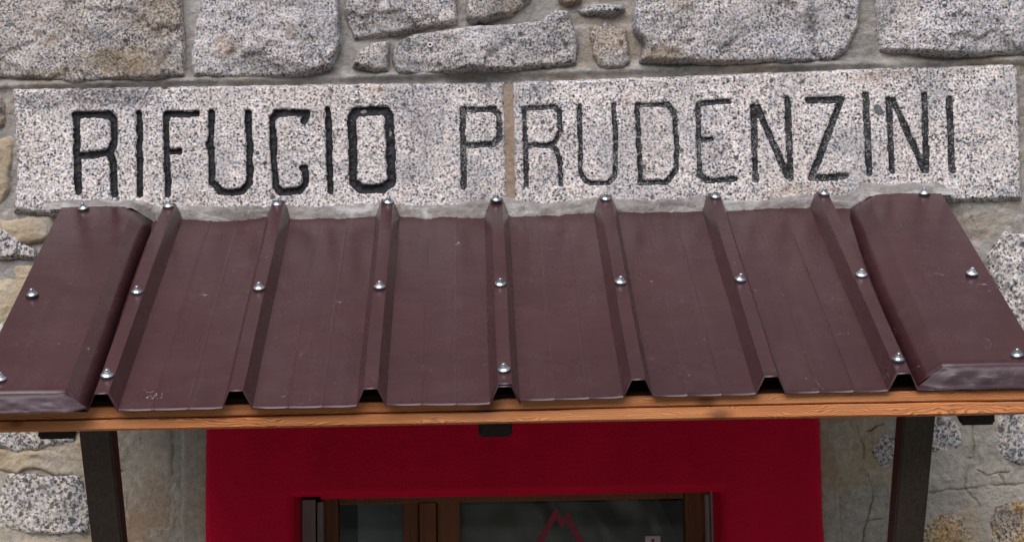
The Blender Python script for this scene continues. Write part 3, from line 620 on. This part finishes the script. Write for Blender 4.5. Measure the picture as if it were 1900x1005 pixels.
# side flashings
LF = {1: L-0.062, -1: L-0.012}                                 # the right one stops shorter
def flashing(side):
    ts = np.linspace(0, 1, 40); rows = []; r_ = RIB[6] if side > 0 else RIB[0]; CH = 0.042
    for t_ in ts:
        wob = 0.006*math.sin(t_*math.pi*1.0)+0.004*math.sin(t_*7+side)
        if side > 0:
            a0 = 0.058-0.026*t_+0.010*math.sin(t_*math.pi)*-1; a1 = 0.100-0.022*t_; a2 = 0.268
        else:
            a0 = 0.036-0.010*t_+wob*0.3; a1 = 0.078-0.012*t_; a2 = 0.240
        tt = t_*LF[side]
        lift = 0.005*math.sin(t_*math.pi)**2
        crown = 0.0015*math.sin(t_*9)
        # cross-section from the inner lip over the flat top to the outer drop
        sec = [(a0, 0.004+lift), (a0+(a1-a0)*0.5, (CH+0.004+lift)*0.5), (a1-0.0005, CH-0.0005), (a1, CH)]
        for k in range(1, 9): sec.append((a1+(a2-a1)*k/8, CH+crown*math.sin(k/8*math.pi)))
        sec += [(a2+0.002, CH-0.003), (a2+0.003, -0.02), (a2+0.003, -0.075)]
        # the top end is pressed down into a small triangular fold at the wall
        fold = max(0, 1-t_/0.07)
        sec = [(a+ (0.010*fold if i < 4 else 0), h-(0.012*fold if 2 <= i <= 3 else 0.002*fold)) for i, (a, h) in enumerate(sec)]
        rows.append([RP(r_+side*a, tt, h) for a, h in sec])
    n = len(rows[0]); V = [v for row in rows for v in row]
    q = grid_faces(len(rows), n)
    if side < 0: q = q[:, ::-1]
    o = obj('side_flashing', mesh_np('side_flashing', V, q[:, ::-1], sharp=30), M['sheet'], can)
    m = o.modifiers.new('thickness', 'SOLIDIFY'); m.thickness = 0.0012; m.offset = 0
    # turned-down front, dented and scuffed
    a0, a1, a2 = (0.032, 0.078, 0.268) if side > 0 else (0.026, 0.066, 0.240)
    V = []; nu, nv = 44, 9; top = LF[side]
    for i in range(nu):
        f = i/(nu-1)
        for j in range(nv):
            g_ = j/(nv-1)
            a = (a1+(a2-a1)*f)*(1-g_)+(a0+(a2-a0)*f)*g_
            c1 = float(fbm(np.array(f*6.0), np.array(g_*2.5), 21+int(side)*5, 4)); c2 = float(fbm(np.array(f*3.0), np.array(g_*0.7), 40, 3))
            e = math.sin(g_*math.pi)
            h = CH*(1-g_)+(0.004 if side > 0 else 0.014)*g_ + 0.005*c2*g_ + 0.004*c1*e
            t_ = top + 0.004 + 0.012*math.sin(g_*math.pi/2) + 0.005*c1*e + 0.004*g_ - (0.004 if j == 0 else 0)
            if j == nv-1: t_ += 0.004
            t_ = top+0.001+(t_-top-0.001)*min(1, f/0.15)
            V.append(RP(r_+side*a, t_, h))
    q = grid_faces(nu, nv)
    if side > 0: q = q[:, ::-1]
    o = obj('folded_end', mesh_np('folded_end', V, q, sharp=40), M['sheet_bare'], can, label='dented scuffed fold at the front of the flashing')
    m = o.modifiers.new('thickness', 'SOLIDIFY'); m.thickness = 0.0012; m.offset = 0
    return CH
CH = flashing(1); flashing(-1)
# roofing screws with rubber washers
sm = lathe('screw', [(0.0, 0.0165), (0.0036, 0.0165), (0.0044, 0.0156), (0.0044, 0.0116), (0.0070, 0.0112), (0.0076, 0.0103), (0.0076, 0.0092), (0.0084, 0.0076), (0.0116, 0.0052), (0.0128, 0.0042), (0.0128, 0.0032)], 20)
wm = lathe('rubber_washer', [(0.0, 0.0034), (0.0132, 0.0034), (0.0141, 0.0022), (0.0141, -0.0012)], 20)
def screw(u, v, h, a=None):
    x, t_ = onroof(u, v, h)
    if a is not None: x = a
    rs = random.Random(int(u*7+v)); 
    p = RP(x, t_, h+0.0012)
    up = (N+Vector((rs.uniform(-.14, .14), rs.uniform(-.10, .10), 0))).normalized()
    mw = Matrix.Translation(p) @ up.to_track_quat('Z', 'Y').to_matrix().to_4x4() @ Matrix.Rotation(rs.uniform(0, 3), 4, 'Z')
    o = obj('screw', sm, M['zinc'], can); o.matrix_world = mw
    wsh = obj('rubber_washer', wm, M['rubber'], o)
    o.location = mw.to_translation(); o.rotation_euler = mw.to_euler(); o.scale = (0.93,)*3
for k, (u, v) in enumerate([(312, 385), (521, 381), (722, 377), (923, 373), (1123, 371), (1325, 367), (1526, 362)]): screw(u, v, RH+(0.003 if k > 2 else 0), RIB[k]+random.Random(k).uniform(-.002, .002))
for k, (u, v) in enumerate([(249, 544), (479, 537), (702, 535), (928, 529), (1152, 526), (1373, 521), (1600, 512)]): screw(u, v, RH+(0.003 if k > 2 else 0), RIB[k]+random.Random(k+9).uniform(-.003, .003))
for k, (u, v) in ((0, (190, 699)), (3, (933, 688)), (6, (1680, 669))): screw(u, v, RH+(0.003 if k > 2 else 0), RIB[k])
for u, v in ((155, 389), (60, 549), (0, 706), (1715, 361), (1803, 510), (1887, 661)): screw(u, v, CH+0.0008)

# deck boards under the sheet
XL, XR = RIB[0]-0.232, RIB[6]+0.260
nb = 6; bw = (L-0.078)/nb
for k in range(nb):
    t0, t1 = 0.012+k*bw, 0.012+(k+1)*bw-0.003
    V = [RP(a, t_, h) for h in (-0.025, -0.004) for t_ in (t0, t1) for a in (XL, XR)]
    Q = [(0, 1, 3, 2), (4, 6, 7, 5), (0, 4, 5, 1), (2, 3, 7, 6), (0, 2, 6, 4), (1, 5, 7, 3)]
    obj('deck_board', mesh_np('deck_board', V, Q, smooth=False), M['deck'], can)
# two larch eave boards, the lower one a little warped
YF = RP(0, L-0.046, 0).y
zb = W(950, 783.5, YF)[1]; ztp = RP(0, L-0.046, -0.0035).z
zm = zb+0.0225
def knot(u, v, r_): x, z_ = W(u, v, YF); return (x, z_, r_)
M['larch_up'] = larch('larch_upper_board', zm, [knot(1310, 744, 0.010), knot(905, 752, 0.012), knot(560, 752, 0.006)], 3.0)
M['larch_low'] = larch('larch_lower_board', zb, [knot(1335, 768, 0.012), knot(30, 785, 0.007), knot(800, 790, 0.005)], 8.0)
def eave_board(z0f, z1f, y0, y1, mat, seed):
    nx = 90; xs = np.linspace(XL-0.012, XR+0.012, nx); V = []
    prof = [(0, 0.004), (0.004, 0.0), (0.5, -0.0), (0.996, 0.0), (1, 0.004)]
    for x in xs:
        a, b = z0f(x), z1f(x)
        for (f, dy) in ((0.0, 0.003), (0.10, 0.0), (0.5, 0.0), (0.9, 0.0), (1.0, 0.003)):
            V.append((x, y0+dy+0.0008*float(fbm(np.array(x*6), np.array(f*3), seed, 3)), a+(b-a)*f))
        V.append((x, y1, b)); V.append((x, y1, a))
    n = 7; Q = []
    for i in range(nx-1):
        for j in range(n): Q.append((i*n+j, (i+1)*n+j, (i+1)*n+(j+1) % n, i*n+(j+1) % n))
    me = mesh_np('eave_board', V, Q, sharp=40)
    bm = bmesh.new(); bm.from_mesh(me); bmesh.ops.holes_fill(bm, edges=[e for e in bm.edges if e.is_boundary]); bm.to_mesh(me); bm.free()
    return obj('eave_board', me, mat, can)
nz = lambda x, s, f=3.0, a=1.0: a*float(fbm(np.array(x*f), np.array(0.3), s, 4))
gap = lambda x: zm + nz(x, 51, 2.0, 0.0025) + 0.002*math.sin(x*2.1)
eave_board(lambda x: zb+nz(x, 52, 2.5, 0.0009), lambda x: gap(x)-0.0012-max(0, nz(x, 54, 5, 0.0022)), YF, YF+0.055, M['larch_low'], 60)
eave_board(lambda x: gap(x)+0.0006, lambda x: ztp+(0.0035 if x > RIB[3] else 0.001), YF+0.002, YF+0.055, M['larch_up'], 61)
# rafters
def prism(name, corners):
    Q = [(0, 3, 2, 1), (4, 5, 6, 7), (0, 1, 5, 4), (1, 2, 6, 5), (2, 3, 7, 6), (3, 0, 4, 7)]
    me = mesh_np(name, corners, Q, smooth=False)
    bm = bmesh.new(); bm.from_mesh(me); bmesh.ops.recalc_face_normals(bm, faces=bm.faces); bmesh.ops.bevel(bm, geom=list(bm.edges), offset=0.004, segments=2, affect='EDGES'); bm.to_mesh(me); bm.free()
    return me
YR = YF+0.058
def rafter(ua, ub, vb):
    xa = W(ua, vb, YR)[0]; xb, zbot = W(ub, vb, YR)
    tf = (YR-O.y)/T.y
    hb = -(RP(0, tf, 0).z-zbot)*math.cos(SL)                     # depth of the rafter below the sheet
    dt = 0.0
    c = []
    for t_ in (tf, 0.0):
        for h, dd in ((-0.026, 0), (hb, 1)):
            for x in (xa, xb):
                # plumb-cut front end
                tq = t_ if t_ == 0 else (YR-(O+N*h).y)/T.y
                c.append(RP(x, max(tq, 0.0) if t_ else 0.02, h))
    k = [c[0], c[1], c[3], c[2], c[4], c[5], c[7], c[6]]
    obj('rafter', prism('rafter', k), M['rafter'], can)
rafter(70, 139, 815); rafter(888, 951, 811); rafter(1782, 1847, 789)
# struts leaning back to the wall
def strut(u0, u1, v, lean=0.645):
    y0 = -0.72; xa, z0 = W(u0, v, y0); xb, _ = W(u1, v, y0); th = 0.085
    ztop_ = z0+0.06; dz = 0.0; c = []
    for zz in (z0+0.075, z0-y0/-lean*1.0 if False else z0+y0/lean+0.03):
        yf = y0+(z0-zz)*lean
        for dy, x in ((0, xa), (0, xb), (th, xb), (th, xa)):
            c.append((x, min(yf+dy, 0.0) if zz < z0-0.5 else yf+dy, zz))
    obj('strut', prism('strut', c), M['strut'], can)
strut(146, 205, 800); strut(1678, 1737, 765)

# mortar packed between slab and sheet
tu = [90, 130, 280, 330, 420, 500, 600, 700, 800, 925, 1020, 1110, 1200, 1300, 1380, 1500, 1575, 1597, 1740, 1765]
tv = [376, 370, 374, 377, 383, 376, 382, 372, 380, 364, 374, 362, 373, 362, 371, 358, 358, 340, 339, 352]
bu = [90, 300, 340, 400, 500, 560, 640, 720, 800, 905, 960, 1030, 1110, 1180, 1300, 1340, 1420, 1500, 1575, 1765]
ot = [.010, .010, .012, .020, .014, .024, .020, .012, .024, .018, .026, .020, .014, .022, .014, .022, .016, .012, .008, .006]
tx = [W(u, v)[0] for u, v in zip(tu, tv)]; tz = [W(u, v)[1] for u, v in zip(tu, tv)]
bx = [W(u, 380)[0] for u in bu]
xs = np.arange(tx[0], tx[-1], 0.004); ns = 16; V = []
for x in xs:
    zt_ = np.interp(x, tx, tz)+nz(x, 91, 22, 0.004); out = np.interp(x, bx, ot)+nz(x, 92, 26, 0.011)
    hc = CH*max(min(1, (x-RIB[6]-0.06)/0.045), min(1, (RIB[0]-0.036-x)/0.045), 0)   # climbs over the side flashings
    out = out*(1-hc/CH)+0.026*hc/CH
    bot = RP(x, out/math.cos(SL), hc-0.003)
    for j in range(ns):
        s = j/(ns-1)
        y = -0.002+(bot.y+0.002)*s; z_ = zt_+(bot.z-zt_)*s
        bulge = 0.007*math.sin(s*math.pi)+0.006*float(fbm(np.array(x*30), np.array(s*3), 95, 4))*math.sin(s*math.pi)**0.5
        V.append((x, y-bulge*0.7, z_+bulge*0.7))
q = grid_faces(len(xs), ns)[:, ::-1]
obj('mortar_fillet', mesh_np('mortar_fillet', V, q), M['fillet'], wall, label='pale mortar packed along the top of the canopy')

# ------------------------------------------------------------------ door, shutters, what hangs behind the glass
YD = 0.30
door = obj('glazed_door', None, None, wall, label='brown wooden glazed door set back in the crimson doorway')
def X_(u, y=YD): return W(u, 970, y)[0]
zf = 0.03; zh = DZ-0.002
obj('door_frame', box('door_frame', (X_(598), X_(629)), (YD-0.03, YD+0.05), (zf, zh), 0.004), M['door_wood'], door)
obj('door_frame', box('door_frame', (X_(1270), X_(1320)), (YD-0.03, YD+0.05), (zf, zh), 0.004), M['door_wood'], door)
obj('door_head', box('door_head', (X_(629)+0.001, X_(1270)-0.001), (YD-0.028, YD+0.05), (W(900, 931, YD)[1], zh), 0.003), M['door_wood'], door)
for a, b, dy in ((748, 777, 0.0), (778.5, 810, -0.012), (811.5, 854, 0.0)):
    obj('stile', box('stile', (X_(a), X_(b)), (YD-0.02+dy, YD+0.03), (zf, W(800, 930, YD)[1]), 0.004), M['door_wood'], door)
obj('bottom_rail', box('bottom_rail', (X_(629), X_(747)), (YD-0.015, YD+0.03), (zf, zf+0.2), 0.004), M['door_wood'], door)
obj('bottom_rail', box('bottom_rail', (X_(855), X_(1269)), (YD-0.015, YD+0.03), (zf, zf+0.2), 0.004), M['door_wood'], door)
p1 = obj('glass_pane', box('glass_pane', (X_(629.5), X_(747.5)), (YD+0.004, YD+0.008), (zf+0.2, W(700, 932, YD)[1]), 0), M['glass'], door)
p2 = obj('glass_pane', box('glass_pane', (X_(854.5), X_(1269.5)), (YD+0.004, YD+0.008), (zf+0.2, W(1050, 931, YD)[1]), 0), M['glass'], door)
# red mountain emblem and a small notice on the right pane
ye = YD+0.0025
em = [(975, 1050), (1031.5, 951), (1043.5, 970), (1053, 959), (1104, 1050)]
q = [Vector(W(u, v, ye)) for u, v in em]; hw = 0.0072; lft = []; rgt = []
for i in range(len(q)):
    d0 = (q[i]-q[max(i-1, 0)]); d1 = (q[min(i+1, len(q)-1)]-q[i])
    d0 = (d0 if d0.length else d1).normalized(); d1 = (d1 if d1.length else d0).normalized()
    n0 = Vector((-d0.y, d0.x)); n1 = Vector((-d1.y, d1.x)); m_ = (n0+n1).normalized(); k = min(2.0, 1/max(0.3, m_.dot(n0)))
    lft.append(q[i]+m_*hw*k); rgt.append(q[i]-m_*hw*k)
V = [(p_.x, ye, p_.y) for p_ in lft]+[(p_.x, ye, p_.y) for p_ in rgt]; k = len(q)
obj('mountain_emblem', mesh_np('mountain_emblem', V, [(i, k+i, k+i+1, i+1) for i in range(k-1)], smooth=False), M['emblem'], door, label='red twin-peaked mountain emblem on the pane')
xa, za = W(1197, 994, ye); xb, zb_ = W(1226, 1026, ye)
nt = obj('small_notice', mesh_np('small_notice', [(xa, ye, zb_), (xb, ye, zb_), (xb, ye, za), (xa, ye, za)], [(0, 1, 2, 3)], smooth=False), M['paper'], door)
V = []
cxn, czn = (xa+xb)/2, za-0.018
for x0, x1, z0, z1 in ((-.0035, .0035, -.012, .012),): V += [(cxn+x0, ye-0.0008, czn+z0), (cxn+x1, ye-0.0008, czn+z0), (cxn+x1, ye-0.0008, czn+z1), (cxn+x0, ye-0.0008, czn+z1)]
obj('red_mark', mesh_np('red_mark', V, [(0, 1, 2, 3)], smooth=False), M['emblem'], door)
# shutters folded back into the reveals
def shutter(u0, u1, u2, u3, v, lab):
    s_ = obj('folded_shutter', None, None, wall, label=lab)
    y = 0.20; z1 = W((u0+u1)/2, v, y)[1]
    obj('shutter_leaf', box('shutter_leaf', (X_(u0, y), X_(u1, y)), (y, y+0.03), (0.04, z1), 0.003), M['grey_board'], s_)
    obj('shutter_leaf', box('shutter_leaf', (X_(u2, y), X_(u3, y)), (y+0.012, y+0.05), (0.04, z1-0.006), 0.003), M['grey_board'], s_)
shutter(560, 585, 587.5, 599, 926, 'weathered grey shutter folded into the left side of the doorway')
shutter(1320, 1338, 1312, 1319, 911, 'weathered grey shutter folded into the right side of the doorway')
# grey sheet inside, and a bluish one put in for the left pane's reflection
def hanging(name, u0, u1f, y, mat, lab, amp, seed, nx=50, nz_=60):
    V = []; zt_ = W(800, 905, y)[1]; zl = 0.5
    for i in range(nx):
        for j in range(nz_):
            g_ = j/(nz_-1); z_ = zt_+(zl-zt_)*g_
            vpx = 905+(zt_-z_)/pxm
            x = X_(u0+(u1f(vpx)-u0)*i/(nx-1), y)
            V.append((x, y+amp*float(fbm(np.array(x*16+z_*9), np.array(z_*9-x*5), seed, 4)), z_))
    o = obj(name, mesh_np(name, V, grid_faces(nx, nz_)), M[mat], None, label=lab, cat='curtain')
hanging('curtain', 664, lambda v: 752, YD+0.10, 'curtain', 'bluish white sheet standing in for a reflection in the narrow left pane', 0.012, 3, 24, 40)
hanging('curtain', 846, lambda v: min(1262, 1216+(v-918)*0.42), YD+0.07, 'film', 'crumpled grey sheet hanging behind the wide right pane', 0.03, 9)
# dim entrance room behind the door
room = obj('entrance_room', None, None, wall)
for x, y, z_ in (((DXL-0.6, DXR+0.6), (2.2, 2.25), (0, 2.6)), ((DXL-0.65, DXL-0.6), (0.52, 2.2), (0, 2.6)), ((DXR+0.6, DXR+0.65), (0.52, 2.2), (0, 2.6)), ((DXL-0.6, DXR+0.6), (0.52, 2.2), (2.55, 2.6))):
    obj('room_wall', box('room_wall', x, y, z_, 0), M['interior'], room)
